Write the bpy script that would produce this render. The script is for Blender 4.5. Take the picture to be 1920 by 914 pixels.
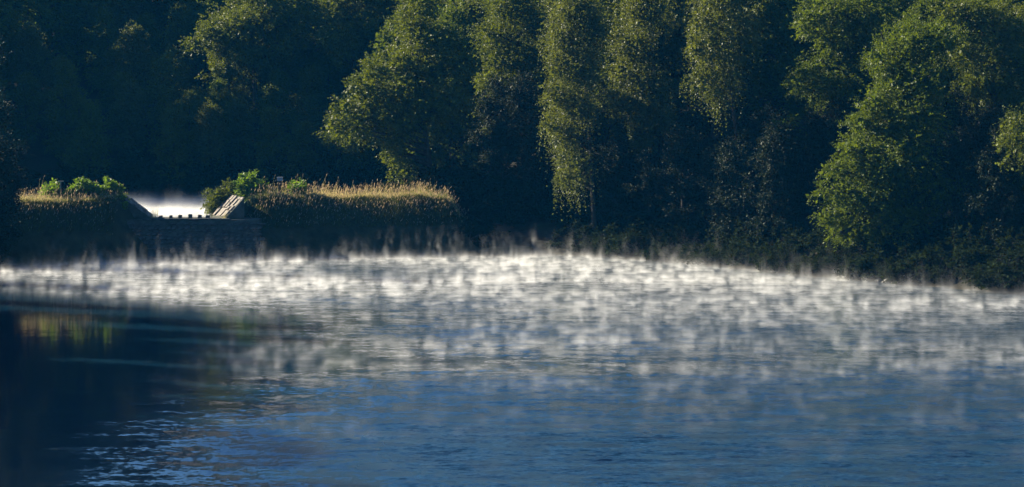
import bpy, math, random
import numpy as np
from mathutils import Vector

for o in list(bpy.data.objects):
    bpy.data.objects.remove(o)
S = bpy.context.scene
COL = S.collection

# ------------------------------------------------------------------ camera
CAM_H, FPX, CXP, HOR = 16.5, 6000.0, 960.0, 150.0      # photo pixels (1920 wide)
cam_d = bpy.data.cameras.new('camera')
cam_d.sensor_width = 36.0
cam_d.lens = 36.0 * FPX / 1920.0
cam_d.shift_y = -(457.0 - HOR) / 1920.0
cam_d.clip_start = 0.5
cam_d.clip_end = 6000
cam = bpy.data.objects.new('camera', cam_d)
COL.objects.link(cam)
cam.location = (0, 0, CAM_H)
cam.rotation_euler = (math.radians(90), 0, 0)
S.camera = cam

# ------------------------------------------------------------------ sky, sun, exposure
SUN_EL = math.radians(23.5)
SUN_BEHIND = math.radians(30)           # how far behind the sideways axis the sun stands (it shines from the left)
sx, sy, sz = -math.cos(SUN_EL) * math.cos(SUN_BEHIND), math.cos(SUN_EL) * math.sin(SUN_BEHIND), math.sin(SUN_EL)
W = bpy.data.worlds.new('World')
S.world = W
W.use_nodes = True
wn = W.node_tree
wn.nodes.clear()
sky = wn.nodes.new('ShaderNodeTexSky')
sky.sky_type = 'NISHITA'
sky.sun_disc = False
sky.sun_elevation = SUN_EL
sky.sun_rotation = math.atan2(sx, sy)
sky.air_density = 1.0
sky.dust_density = 0.0
sky.ozone_density = 8.0
bg = wn.nodes.new('ShaderNodeBackground')
bg.inputs[1].default_value = 0.05
out = wn.nodes.new('ShaderNodeOutputWorld')
wn.links.new(sky.outputs[0], bg.inputs[0])
wn.links.new(bg.outputs[0], out.inputs[0])

sun_d = bpy.data.lights.new('sun', 'SUN')
sun_d.energy = 5.0
sun_d.angle = math.radians(0.5)
sun_d.color = (1.0, 0.89, 0.68)
sun = bpy.data.objects.new('sun', sun_d)
COL.objects.link(sun)
sun.location = (-200, 100, 120)
sun.rotation_euler = Vector((sx, sy, sz)).to_track_quat('Z', 'Y').to_euler()

S.view_settings.view_transform = 'Standard'
S.view_settings.look = 'None'
S.view_settings.gamma = 1
S.view_settings.use_curve_mapping = False
S.view_settings.exposure = 1.5
S.render.engine = 'CYCLES'
cy = S.cycles
cy.use_denoising = True
cy.max_bounces = 5
cy.diffuse_bounces = 2
cy.glossy_bounces = 2
cy.transmission_bounces = 2
cy.volume_bounces = 1
cy.transparent_max_bounces = 8
cy.volume_max_steps = 256
cy.volume_step_rate = 4.0
cy.sample_clamp_indirect = 4.0

# ------------------------------------------------------------------ helpers
def tag(o, label=None, cat=None, group=None, kind=None):
    if label: o['label'] = label
    if cat: o['category'] = cat
    if group: o['group'] = group
    if kind: o['kind'] = kind
    return o

def empty(name, loc=(0, 0, 0)):
    o = bpy.data.objects.new(name, None)
    o.location = loc
    o.empty_display_size = 0.3
    COL.objects.link(o)
    return o

def mesh_obj(name, verts, faces, mat=None, parent=None, smooth=False, loc=None):
    me = bpy.data.meshes.new(name)
    me.from_pydata([tuple(v) for v in verts], [], [tuple(f) for f in faces])
    if smooth:
        me.polygons.foreach_set('use_smooth', [True] * len(me.polygons))
    me.update()
    if mat: me.materials.append(mat)
    o = bpy.data.objects.new(name, me)
    COL.objects.link(o)
    if parent: o.parent = parent
    if loc is not None: o.location = loc
    return o

def quads_mesh(name, V, mat, shade=None):
    """V: (n,4,3) array of separate quads -> mesh"""
    n = len(V)
    me = bpy.data.meshes.new(name)
    me.vertices.add(n * 4)
    me.vertices.foreach_set('co', V.reshape(-1).astype(np.float32))
    me.loops.add(n * 4)
    me.loops.foreach_set('vertex_index', np.arange(n * 4, dtype=np.int32))
    me.polygons.add(n)
    me.polygons.foreach_set('loop_start', np.arange(0, n * 4, 4, dtype=np.int32))
    if shade is not None:
        at = me.attributes.new('shade', 'FLOAT', 'FACE')
        at.data.foreach_set('value', shade.astype(np.float32))
    me.update(calc_edges=True)
    me.materials.append(mat)
    return me

def link_mesh(name, me, parent=None, loc=None):
    o = bpy.data.objects.new(name, me)
    COL.objects.link(o)
    if parent: o.parent = parent
    if loc is not None: o.location = loc
    return o

def tube(V, F, pts, rad, sides=7):
    """append a tapered tube"""
    pts = [Vector(p) for p in pts]
    base = len(V)
    for i, p in enumerate(pts):
        d = (pts[min(i + 1, len(pts) - 1)] - pts[max(i - 1, 0)])
        if d.length < 1e-6: d = Vector((0, 0, 1))
        d.normalize()
        a = d.cross(Vector((0.3, 1, 0.1)))
        if a.length < 1e-3: a = d.cross(Vector((1, 0, 0)))
        a.normalize(); b = d.cross(a)
        for k in range(sides):
            t = 2 * math.pi * k / sides
            V.append(p + (a * math.cos(t) + b * math.sin(t)) * rad[i])
    for i in range(len(pts) - 1):
        for k in range(sides):
            k2 = (k + 1) % sides
            F.append((base + i * sides + k, base + i * sides + k2, base + (i + 1) * sides + k2, base + (i + 1) * sides + k))
    F.append(tuple(base + k for k in reversed(range(sides))))
    F.append(tuple(base + (len(pts) - 1) * sides + k for k in range(sides)))

def box(V, F, x0, x1, y0, y1, z0, z1):
    b = len(V)
    for z in (z0, z1):
        for x, y in ((x0, y0), (x1, y0), (x1, y1), (x0, y1)):
            V.append((x, y, z))
    for f in ((0, 3, 2, 1), (4, 5, 6, 7), (0, 1, 5, 4), (1, 2, 6, 5), (2, 3, 7, 6), (3, 0, 4, 7)):
        F.append(tuple(b + i for i in f))

def px(x, y, D):
    """a photo pixel at distance D -> point"""
    return np.array([(x - CXP) / FPX * D, D, CAM_H - (y - HOR) / FPX * D])

# ------------------------------------------------------------------ materials
def new_mat(name):
    m = bpy.data.materials.new(name)
    m.use_nodes = True
    nt = m.node_tree
    nt.nodes.clear()
    o = nt.nodes.new('ShaderNodeOutputMaterial')
    return m, nt, o

def ramp(nt, stops):
    r = nt.nodes.new('ShaderNodeValToRGB')
    e = r.color_ramp.elements
    while len(e) < len(stops): e.new(0.5)
    for i, (p, c) in enumerate(stops):
        e[i].position = p; e[i].color = (*c, 1)
    return r

def leaf_mat(name, c0, c1, trans=0.33, rough=0.55, spec=0.2, tint=(1.5, 1.35, 0.5)):
    m, nt, o = new_mat(name)
    at = nt.nodes.new('ShaderNodeAttribute'); at.attribute_name = 'shade'
    r = ramp(nt, [(0.0, c0), (1.0, c1)])
    nt.links.new(at.outputs['Fac'], r.inputs[0])
    p = nt.nodes.new('ShaderNodeBsdfPrincipled')
    p.inputs['Roughness'].default_value = rough
    p.inputs['Specular IOR Level'].default_value = spec
    t = nt.nodes.new('ShaderNodeBsdfTranslucent')
    mx = nt.nodes.new('ShaderNodeMixShader'); mx.inputs[0].default_value = trans
    mul = nt.nodes.new('ShaderNodeMix'); mul.data_type = 'RGBA'; mul.blend_type = 'MULTIPLY'
    mul.inputs[0].default_value = 1.0
    mul.inputs[7].default_value = (*tint, 1)
    nt.links.new(r.outputs[0], p.inputs['Base Color'])
    nt.links.new(r.outputs[0], mul.inputs[6])
    nt.links.new(mul.outputs[2], t.inputs[0])
    nt.links.new(p.outputs[0], mx.inputs[1]); nt.links.new(t.outputs[0], mx.inputs[2])
    nt.links.new(mx.outputs[0], o.inputs[0])
    return m

def noise_mat(name, stops, scale, rough=0.9, bump=0.3, bscale=None, spec=0.2):
    m, nt, o = new_mat(name)
    tc = nt.nodes.new('ShaderNodeTexCoord')
    n = nt.nodes.new('ShaderNodeTexNoise'); n.inputs['Scale'].default_value = scale; n.inputs['Detail'].default_value = 6
    r = ramp(nt, stops)
    p = nt.nodes.new('ShaderNodeBsdfPrincipled')
    p.inputs['Roughness'].default_value = rough
    p.inputs['Specular IOR Level'].default_value = spec
    n2 = nt.nodes.new('ShaderNodeTexNoise'); n2.inputs['Scale'].default_value = bscale or scale * 3; n2.inputs['Detail'].default_value = 5
    b = nt.nodes.new('ShaderNodeBump'); b.inputs['Strength'].default_value = bump; b.inputs['Distance'].default_value = 0.1
    nt.links.new(tc.outputs['Object'], n.inputs['Vector']); nt.links.new(tc.outputs['Object'], n2.inputs['Vector'])
    nt.links.new(n.outputs[0], r.inputs[0]); nt.links.new(r.outputs[0], p.inputs['Base Color'])
    nt.links.new(n2.outputs[0], b.inputs['Height']); nt.links.new(b.outputs[0], p.inputs['Normal'])
    nt.links.new(p.outputs[0], o.inputs[0])
    return m

M_OAK = leaf_mat('oak_leaves', (0.055, 0.075, 0.008), (0.13, 0.165, 0.018), 0.35)
M_BEECH = leaf_mat('beech_leaves', (0.05, 0.08, 0.007), (0.12, 0.165, 0.016), 0.4)
M_BIRCH = leaf_mat('birch_leaves', (0.06, 0.08, 0.016), (0.13, 0.155, 0.038), 0.38, 0.5, 0.25)
M_SHRUB = leaf_mat('shrub_leaves', (0.07, 0.13, 0.015), (0.15, 0.25, 0.03), 0.45, 0.5, 0.3)
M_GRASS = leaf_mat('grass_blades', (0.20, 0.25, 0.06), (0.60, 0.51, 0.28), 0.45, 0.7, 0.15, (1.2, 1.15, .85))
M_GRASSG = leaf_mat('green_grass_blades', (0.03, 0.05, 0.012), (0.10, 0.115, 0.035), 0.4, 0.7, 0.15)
M_SEED = leaf_mat('grass_seed_heads', (0.30, 0.22, 0.12), (0.50, 0.40, 0.28), 0.4, 0.8, 0.1, (1.2, 1.1, .9))
M_SHADE_BUSH = leaf_mat('shade_dark_bush_leaves', (0.008, 0.014, 0.005), (0.022, 0.035, 0.010), 0.25, 0.85, 0.04)  # leaf colour darkened to stand in for shade on the sunlit shore
M_YEW_SHADE = leaf_mat('yew_and_shade_dark_leaves', (0.010, 0.018, 0.008), (0.028, 0.042, 0.014), 0.15, 0.6, 0.15)  # thicket trees wear it too, its dark tone replacing shade there
M_BARK = noise_mat('bark', [(0.3, (0.03, 0.025, 0.02)), (0.7, (0.08, 0.07, 0.055))], 3.0, 0.95, 0.6, 9)
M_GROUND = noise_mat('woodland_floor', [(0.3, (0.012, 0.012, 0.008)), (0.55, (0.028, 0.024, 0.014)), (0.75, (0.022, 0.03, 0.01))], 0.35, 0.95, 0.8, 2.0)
M_EARTH = noise_mat('embankment_turf', [(0.3, (0.02, 0.025, 0.01)), (0.6, (0.045, 0.045, 0.02)), (0.8, (0.03, 0.045, 0.014))], 0.8, 0.95, 0.9, 4.0)
M_STONE = noise_mat('weathered_stone', [(0.25, (0.03, 0.035, 0.028)), (0.5, (0.075, 0.075, 0.065)), (0.75, (0.15, 0.145, 0.13))], 2.2, 0.85, 0.5, 9.0)
M_SLAB = noise_mat('weathered_slab', [(0.3, (0.07, 0.065, 0.05)), (0.5, (0.22, 0.19, 0.16)), (0.72, (0.38, 0.34, 0.30))], 2.2, 0.8, 0.5, 9.0)
M_MORTAR = noise_mat('mossy_mortar', [(0.3, (0.05, 0.055, 0.04)), (0.7, (0.12, 0.12, 0.10))], 1.5, 0.95, 0.5)
M_ROCK = noise_mat('wet_rock', [(0.3, (0.10, 0.095, 0.09)), (0.7, (0.24, 0.23, 0.21))], 2.0, 0.4, 0.4, 8.0, 0.5)
M_POST = noise_mat('dark_timber', [(0.3, (0.03, 0.025, 0.02)), (0.7, (0.08, 0.065, 0.05))], 4.0, 0.85, 0.4)
M_METAL = noise_mat('grey_metal', [(0.3, (0.32, 0.33, 0.35)), (0.7, (0.45, 0.46, 0.48))], 5.0, 0.5, 0.1)

# water: dark body, mirror surface, ripples where the wind reaches it
def water_mat():
    m, nt, o = new_mat('lake_water')
    L = nt.links.new
    geo = nt.nodes.new('ShaderNodeNewGeometry')
    def noise(scale3, sc, det=3.0, rough=0.5):
        mp = nt.nodes.new('ShaderNodeMapping'); mp.inputs['Scale'].default_value = scale3
        n = nt.nodes.new('ShaderNodeTexNoise'); n.inputs['Scale'].default_value = sc
        n.inputs['Detail'].default_value = det; n.inputs['Roughness'].default_value = rough
        L(geo.outputs['Position'], mp.inputs['Vector']); L(mp.outputs[0], n.inputs['Vector'])
        return n
    def noisec(scale3, sc, det):
        n = noise(scale3, sc, det, .6)
        v = nt.nodes.new('ShaderNodeVectorMath'); v.operation = 'SUBTRACT'
        L(n.outputs['Color'], v.inputs[0]); v.inputs[1].default_value = (.5, .5, .5)
        return v
    fine = noisec((1.0, .8, 1), 3.0, 2.0)
    mid = noisec((.7, 1.2, 1), 0.55, 2.0)
    add = nt.nodes.new('ShaderNodeVectorMath'); add.operation = 'ADD'
    L(fine.outputs[0], add.inputs[0]); L(mid.outputs[0], add.inputs[1])
    # wind patches
    wind = noise((0.35, 1.0, 1), 0.045, 3.0)
    sep = nt.nodes.new('ShaderNodeSeparateXYZ'); L(geo.outputs['Position'], sep.inputs[0])
    shel = nt.nodes.new('ShaderNodeMapRange'); shel.interpolation_type = 'SMOOTHSTEP'
    L(sep.outputs[0], shel.inputs[0])
    shel.inputs[1].default_value = -34; shel.inputs[2].default_value = 0
    shel.inputs[3].default_value = -0.15; shel.inputs[4].default_value = 0.0
    near = nt.nodes.new('ShaderNodeMapRange'); near.interpolation_type = 'SMOOTHSTEP'
    L(sep.outputs[1], near.inputs[0])
    near.inputs[1].default_value = 176; near.inputs[2].default_value = 142
    near.inputs[3].default_value = 0.0; near.inputs[4].default_value = 0.30
    nx = nt.nodes.new('ShaderNodeMapRange'); nx.interpolation_type = 'SMOOTHSTEP'; L(sep.outputs[0], nx.inputs[0])
    nx.inputs[1].default_value = -24; nx.inputs[2].default_value = -6
    nm = nt.nodes.new('ShaderNodeMath'); nm.operation = 'MULTIPLY'; L(near.outputs[0], nm.inputs[0]); L(nx.outputs[0], nm.inputs[1])
    a1 = nt.nodes.new('ShaderNodeMath'); a1.operation = 'ADD'; L(wind.outputs[0], a1.inputs[0]); L(shel.outputs[0], a1.inputs[1])
    a2 = nt.nodes.new('ShaderNodeMath'); a2.operation = 'ADD'; L(a1.outputs[0], a2.inputs[0]); L(nm.outputs[0], a2.inputs[1])
    st = nt.nodes.new('ShaderNodeMapRange'); L(a2.outputs[0], st.inputs[0])
    st.inputs[1].default_value = 0.24; st.inputs[2].default_value = 0.80
    st.inputs[3].default_value = 0.03; st.inputs[4].default_value = 1.0
    yn = nt.nodes.new('ShaderNodeMapRange'); L(sep.outputs[1], yn.inputs[0]); yn.inputs[1].default_value = 130; yn.inputs[2].default_value = 305
    fc = nt.nodes.new('ShaderNodeFloatCurve'); cc = fc.mapping.curves[0]
    sp = [(130, -17), (150, -19), (165, -18), (180, -18), (195, -16.5), (207, -15.5), (220, -17), (240, -30), (257, -41), (270, -46), (305, -49)]
    while len(cc.points) < len(sp): cc.points.new(.5, .5)
    for p_, (a_, b_) in zip(cc.points, sp): p_.location = ((a_ - 130) / 175.0, (b_ + 50) / 50.0); p_.handle_type = 'AUTO_CLAMPED'
    fc.mapping.update(); L(yn.outputs[0], fc.inputs[1])
    xe = nt.nodes.new('ShaderNodeMath'); xe.operation = 'MULTIPLY_ADD'; L(fc.outputs[0], xe.inputs[0]); xe.inputs[1].default_value = -50; xe.inputs[2].default_value = 50
    dx = nt.nodes.new('ShaderNodeMath'); dx.operation = 'ADD'; L(xe.outputs[0], dx.inputs[0]); L(sep.outputs[0], dx.inputs[1])
    wob = noise((.2, .2, 1), 1.0, 3.0)
    dw = nt.nodes.new('ShaderNodeMath'); dw.operation = 'MULTIPLY_ADD'; L(wob.outputs[0], dw.inputs[0]); dw.inputs[1].default_value = 8; L(dx.outputs[0], dw.inputs[2])
    cm = nt.nodes.new('ShaderNodeMapRange'); cm.interpolation_type = 'SMOOTHSTEP'; L(dw.outputs[0], cm.inputs[0])
    cm.inputs[1].default_value = 0; cm.inputs[2].default_value = 21; cm.inputs[3].default_value = 0.03; cm.inputs[4].default_value = 1.0
    s0 = nt.nodes.new('ShaderNodeMath'); s0.operation = 'MULTIPLY'; L(st.outputs[0], s0.inputs[0]); L(cm.outputs[0], s0.inputs[1])
    st = s0
    slope = nt.nodes.new('ShaderNodeMath'); slope.operation = 'MULTIPLY'; L(st.outputs[0], slope.inputs[0]); slope.inputs[1].default_value = 1.15
    flat = nt.nodes.new('ShaderNodeVectorMath'); flat.operation = 'MULTIPLY'; L(add.outputs[0], flat.inputs[0]); flat.inputs[1].default_value = (1, 1, 0)
    sc = nt.nodes.new('ShaderNodeVectorMath'); sc.operation = 'SCALE'; L(flat.outputs[0], sc.inputs[0]); L(slope.outputs[0], sc.inputs['Scale'])
    nn = nt.nodes.new('ShaderNodeVectorMath'); nn.operation = 'ADD'; L(sc.outputs[0], nn.inputs[0]); nn.inputs[1].default_value = (0, 0, 1)
    nr = nt.nodes.new('ShaderNodeVectorMath'); nr.operation = 'NORMALIZE'; L(nn.outputs[0], nr.inputs[0])
    ro = nt.nodes.new('ShaderNodeMapRange'); L(st.outputs[0], ro.inputs[0])
    ro.inputs[1].default_value = 0.0; ro.inputs[2].default_value = 1.0; ro.inputs[3].default_value = 0.06; ro.inputs[4].default_value = 0.30
    p = nt.nodes.new('ShaderNodeBsdfPrincipled')
    p.inputs['Base Color'].default_value = (0.006, 0.032, 0.062, 1)
    p.inputs['IOR'].default_value = 1.33
    L(ro.outputs[0], p.inputs['Roughness'])
    L(nr.outputs[0], p.inputs['Normal'])
    L(p.outputs[0], o.inputs[0])
    return m
M_WATER = water_mat()

def volume_mat(name, color, density, aniso, attr='density'):
    m, nt, o = new_mat(name)
    v = nt.nodes.new('ShaderNodeVolumePrincipled')
    v.inputs['Color'].default_value = (*color, 1)
    v.inputs['Density'].default_value = density
    v.inputs['Anisotropy'].default_value = aniso
    v.inputs['Density Attribute'].default_value = attr
    nt.links.new(v.outputs[0], o.inputs['Volume'])
    return m

# ------------------------------------------------------------------ terrain
YF_X = [-400, -60, -46, -40, -32, -15, 0, 8, 16, 24, 39, 60, 90, 140]
YF_Y = [280, 283, 287, 290, 295, 301, 303, 299, 288, 271, 247, 212, 150, 40]
def yfar(x): return np.interp(x, YF_X, YF_Y)
def xleft(y): return np.interp(y, [40, 120, 180, 230, 255, 290], [-30, -36, -43, -46, -47, -47])
UP_L, UP_R, UP_F, UP_B, UP_Z = -95.0, -13.0, 300.0, 349.0, 3.5

def in_low(x, y): return (y < yfar(x)) & (y > 45) & (x > xleft(y))
def in_up(x, y): return (x > UP_L) & (x < UP_R) & (y > UP_F) & (y < UP_B)

# boundary samples of both lakes
_b = []
for x in np.arange(-47, 138, 1.5): _b.append((x, float(yfar(x))))
for y in np.arange(45, 288, 1.5): _b.append((float(xleft(y)), y))
for x in np.arange(-30, 138, 2.0): _b.append((x, 45.0))
BL = np.array(_b)
def dist_pts(x, y, B):
    x = np.atleast_1d(x).astype(float); y = np.atleast_1d(y).astype(float)
    d = np.full(x.shape, 1e9)
    for bx, by in B:
        d = np.minimum(d, (x - bx) ** 2 + (y - by) ** 2)
    return np.sqrt(d)
def sstep(a, b, t):
    t = np.clip((t - a) / (b - a), 0, 1); return t * t * (3 - 2 * t)
def lump(x, y):
    return (np.sin(x * 0.31 + 1.3) * np.cos(y * 0.27) + 0.6 * np.sin(x * 0.71 + y * 0.53) + 0.4 * np.cos(x * 1.3 - y * 1.1)) * 0.35

def ground(x, y):
    x = np.atleast_1d(x).astype(float); y = np.atleast_1d(y).astype(float)
    dl = dist_pts(x, y, BL)
    low = in_low(x, y)
    # rise away from the lower lake
    back = sstep(300, 330, y)                          # the hill behind
    right = sstep(5, 25, x)
    left_low = (1 - sstep(-60, -46, x)) * (1 - back)
    nearb = 1 - sstep(60, 110, y)
    slope = 0.40 - 0.27 * left_low - 0.10 * nearb
    h = 0.15 + slope * dl
    # upper lake: distance to its rectangle
    dx = np.maximum(np.maximum(UP_L - x, x - UP_R), 0); dy = np.maximum(np.maximum(UP_F - y, y - UP_B), 0)
    du = np.hypot(dx, dy)
    inu = in_up(x, y)
    hu = UP_Z + 0.1 + 0.33 * du
    h = np.where(y > 296, np.minimum(h, hu) * (1 - right) + h * right, h)
    h = np.where((x < UP_R) & (y > 280) & (y <= UP_F + 6) & ~low, np.minimum(h, UP_Z - 0.7), h)
    foot = (x < -3) & (y > yfar(x) - 2) & (y < yfar(x) + 10.5)
    h = np.where(foot & ~low, np.minimum(h, -0.8), h)
    h = np.where(inu & ~foot, UP_Z - 1.5, h)
    h = np.where(low, -np.minimum(0.25 * dl, 3.0) - 0.15, h)
    cap = np.where(nearb > 0.5, 13.0, 62.0)
    h = np.where(h > cap * 0.6, cap * 0.6 + (cap * 0.4) * (1 - np.exp(-(h - cap * 0.6) / (cap * 0.4))), h)
    land = ~low & ~inu & ~foot & (dl > 1.5)
    h = np.where(land, h + lump(x, y) * np.clip(dl / 8, 0, 1), h)
    return h
def gz(x, y): return float(ground(x, y)[0])

gx = np.concatenate([np.linspace(-900, -160, 18), np.arange(-154, 156, 2.0), np.linspace(162, 900, 18)])
gy = np.concatenate([np.linspace(-500, -40, 12), np.arange(-30, 240, 5.0), np.arange(240, 420, 2.0), np.linspace(424, 1500, 30)])
XX, YY = np.meshgrid(gx, gy)
ZZ = ground(XX.ravel(), YY.ravel())
nv = [(a, b, c) for a, b, c in zip(XX.ravel(), YY.ravel(), ZZ)]
nxg, nyg = len(gx), len(gy)
nf = [(j * nxg + i, j * nxg + i + 1, (j + 1) * nxg + i + 1, (j + 1) * nxg + i) for j in range(nyg - 1) for i in range(nxg - 1)]
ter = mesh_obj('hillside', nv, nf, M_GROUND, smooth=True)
tag(ter, 'dark wooded hillside and lake bed', kind='structure')

# ------------------------------------------------------------------ water sheets
o = mesh_obj('lake_water', [(-80, 30, 0), (160, 30, 0), (160, 306, 0), (-80, 306, 0)], [(0, 1, 2, 3)], M_WATER)
tag(o, 'rippled blue lake under morning mist', kind='structure')
_ux = [UP_L - 4, -72, -60, -50, -42, -36, -33, -30, -27, -24, -20, -15, UP_R]
_uv = [(x, float(yfar(x)) + 5.9, UP_Z) for x in _ux] + [(x, UP_B + 4, UP_Z) for x in _ux]
_un = len(_ux)
o = mesh_obj('upper_lake_water', _uv, [(i, i + 1, _un + i + 1, _un + i) for i in range(_un - 1)], M_WATER)
tag(o, 'water of the upper lake behind the dam', kind='structure')

# ------------------------------------------------------------------ the dam
rng = random.Random(5)
dam = empty('dam', (-30, 303, 0))
tag(dam, 'grassy earth dam with a stone spillway gap between two lakes', 'dam')
OFF = Vector((-30, 303, 0))
CREST = 5.35
GAP = (-36.2, -33.5, -27.7, -25.0)       # crest edge, sill edge, sill edge, crest edge
def crest_z(x):
    z = CREST - 0.012 * (x + 25) + 0.05 * math.sin(x * 0.5) + 0.05 * math.sin(x * 1.3 + 1)
    if x < -36.2: z += -0.25 * min(1, (-36.2 - x) / 6)
    if x > -6.5: z -= 4.4 * float(sstep(-6.5, -3.2, x))
    if -36.2 < x < -30.6: z = min(z, 3.1 + (-33.5 - x) * 0.72)
    if -30.6 <= x < -25: z = min(z, 3.1 + (x + 27.7) * 0.72)
    return z
def dam_prof(x):
    zc = crest_z(x)
    sh = -2.3 * (float(sstep(-25.2, -23.0, x)) if x > -30 else float(sstep(35.2, 37.4, -x)))
    P = [(-1.0 + sh, -1.0), (0.2 + sh, 0.12), (1.6 + sh, min(1.45, zc)), (3.4 + sh, min(3.4, zc)), (4.6 + sh * .5, zc - 0.25), (5.1 + sh * .45, zc), (8.6, zc + 0.05), (9.4, zc - 0.3), (12.5, min(2.6, zc - .6)), (15.0, min(1.2, zc - 1))]
    return P
def dam_sections(xs, left):
    V, F = [], []
    for x in xs:
        yf = float(yfar(x))
        for k, (dy, z) in enumerate(dam_prof(x)):
            j = 0.1 * math.sin(x * 2.1 + k * 1.7) + 0.07 * math.sin(x * 4.3 + k)
            V.append(Vector((x, yf + dy + j, z + (j * 0.6 if 0 < k < 9 else 0))) - OFF)
    m = 10
    for i in range(len(xs) - 1):
        for k in range(m - 1):
            a = i * m + k
            F.append((a, a + m, a + m + 1, a + 1))
    F.append(tuple(range(m)))
    F.append(tuple(reversed(range((len(xs) - 1) * m, len(xs) * m))))
    return V, F
V, F = dam_sections(list(np.linspace(-72, -33.6, 60)), True)
o = mesh_obj('embankment', V, F, M_EARTH, dam, smooth=True)
V, F = dam_sections(list(np.linspace(-27.6, 2, 54)), False)
o = mesh_obj('embankment', V, F, M_EARTH, dam, smooth=True)

# spillway wall: core with stones set proud of the mortar
WALL_Y0, WALL_TOP = 295.2, 3.55
V, F = [], []
def wy(z): return WALL_Y0 + 0.22 * z          # battered face
xa, xb = -36.4, -23.4
for x in (xa, xb):
    for (y, z) in ((wy(-0.8) , -0.8), (wy(WALL_TOP), WALL_TOP), (301.8, WALL_TOP), (304.0, 0.5), (304.0, -0.8)):
        V.append(Vector((x, y, z)) - OFF)
F = [(0, 1, 6, 5), (1, 2, 7, 6), (2, 3, 8, 7), (3, 4, 9, 8), (4, 0, 5, 9), (4, 3, 2, 1, 0), (5, 6, 7, 8, 9)]
wall = mesh_obj('spillway_wall', V, F, M_MORTAR, dam)

def stone_mesh(name, w, h, d, seed, mat):
    r = random.Random(seed)
    V, F = [], []
    c = 0.16 * min(w, h)
    ring = [(-w/2 + c, -h/2), (w/2 - c, -h/2), (w/2, -h/2 + c), (w/2, h/2 - c), (w/2 - c, h/2), (-w/2 + c, h/2), (-w/2, h/2 - c), (-w/2, -h/2 + c)]
    for yy, s in ((d, 1.0), (0.0, 1.0), (-0.05, 0.86)):
        for (x, z) in ring:
            V.append((x * s + r.uniform(-.014, .014), yy + (r.uniform(-.02, .02) if yy < d else 0), z * s + r.uniform(-.012, .012)))
    for k in range(2):
        for i in range(8):
            i2 = (i + 1) % 8
            F.append((k * 8 + i, (k + 1) * 8 + i, (k + 1) * 8 + i2, k * 8 + i2))
    F.append(tuple(reversed(range(16, 24))))
    me = bpy.data.meshes.new(name)
    me.from_pydata(V, [], F); me.update(); me.materials.append(mat)
    return me
HS = (0.24, 0.32, 0.42)
stone_meshes = {h: [stone_mesh('stone', rng.uniform(0.28, 0.8), h - rng.uniform(.03, .09), 0.25, k + int(h * 100), M_STONE) for k in range(6)] for h in HS}
tilt = math.atan(0.22)
z = -0.05
row = 0
while z < WALL_TOP - 0.3:
    hh = rng.choice(HS)
    x = xa - 0.1 + rng.uniform(0, .3)
    while x < xb:
        me = rng.choice(stone_meshes[hh])
        w = max(v.co.x for v in me.vertices) * 2 * rng.uniform(.85, 1.15)
        if rng.random() > 0.06:
            s = link_mesh('stone', me, wall)
            s.location = Vector((x + w / 2, wy(z + hh / 2) - 0.02 - rng.uniform(0, 0.12), z + hh / 2 + rng.uniform(-.04, .04) + 0.05 * math.sin(x * 1.1 + row))) - OFF
            s.rotation_euler = (-tilt + rng.uniform(-.1, .1), rng.uniform(-.09, .09), rng.uniform(-.12, .12))
            s.scale = (w / (max(v.co.x for v in me.vertices) * 2), 1, rng.uniform(.85, 1.08))
        x += w + rng.uniform(.0, .05)
    z += hh; row += 1
# sill cap stones
x = -34.2
while x < -26.8:
    w = rng.uniform(0.7, 1.15)
    V, F = [], []
    zt = WALL_TOP + 0.09 + rng.uniform(-0.03, 0.03)
    box(V, F, -w/2 + .015, w/2 - .015, -1.0, 1.0, -0.14, 0)
    o = mesh_obj('cap_stone', V, F, M_STONE, wall, loc=Vector((x + w/2, wy(WALL_TOP) + 0.9, zt)) - OFF)
    o.rotation_euler = (0, rng.uniform(-.02, .02), rng.uniform(-.02, .02))
    bv = o.modifiers.new('bevel', 'BEVEL'); bv.width = 0.03; bv.segments = 1
    x += w
# six small blocks standing on the sill
for i, xp in enumerate((302, 321, 338, 357, 375, 390)):
    p = px(xp, 405, 297.2)
    V, F = [], []
    w, h = rng.uniform(.16, .2), (0.26, 0.3, 0.33, 0.4, 0.34, 0.3)[i]
    box(V, F, -w, w, -0.2, 0.2, -0.02, h)
    V = [(v[0] * (1 - 0.12 * (v[2] > 0)) + rng.uniform(-.02, .02), v[1], v[2] + rng.uniform(-.02, .02) * (v[2] > 0)) for v in V]
    o = mesh_obj('sill_block', V, F, M_STONE, dam, loc=Vector((p[0], 297.0, WALL_TOP + 0.08)) - OFF)
    o.rotation_euler = (0, rng.uniform(-.08, .08), rng.uniform(-.2, .2))
    bv = o.modifiers.new('bevel', 'BEVEL'); bv.width = 0.03; bv.segments = 2
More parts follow.
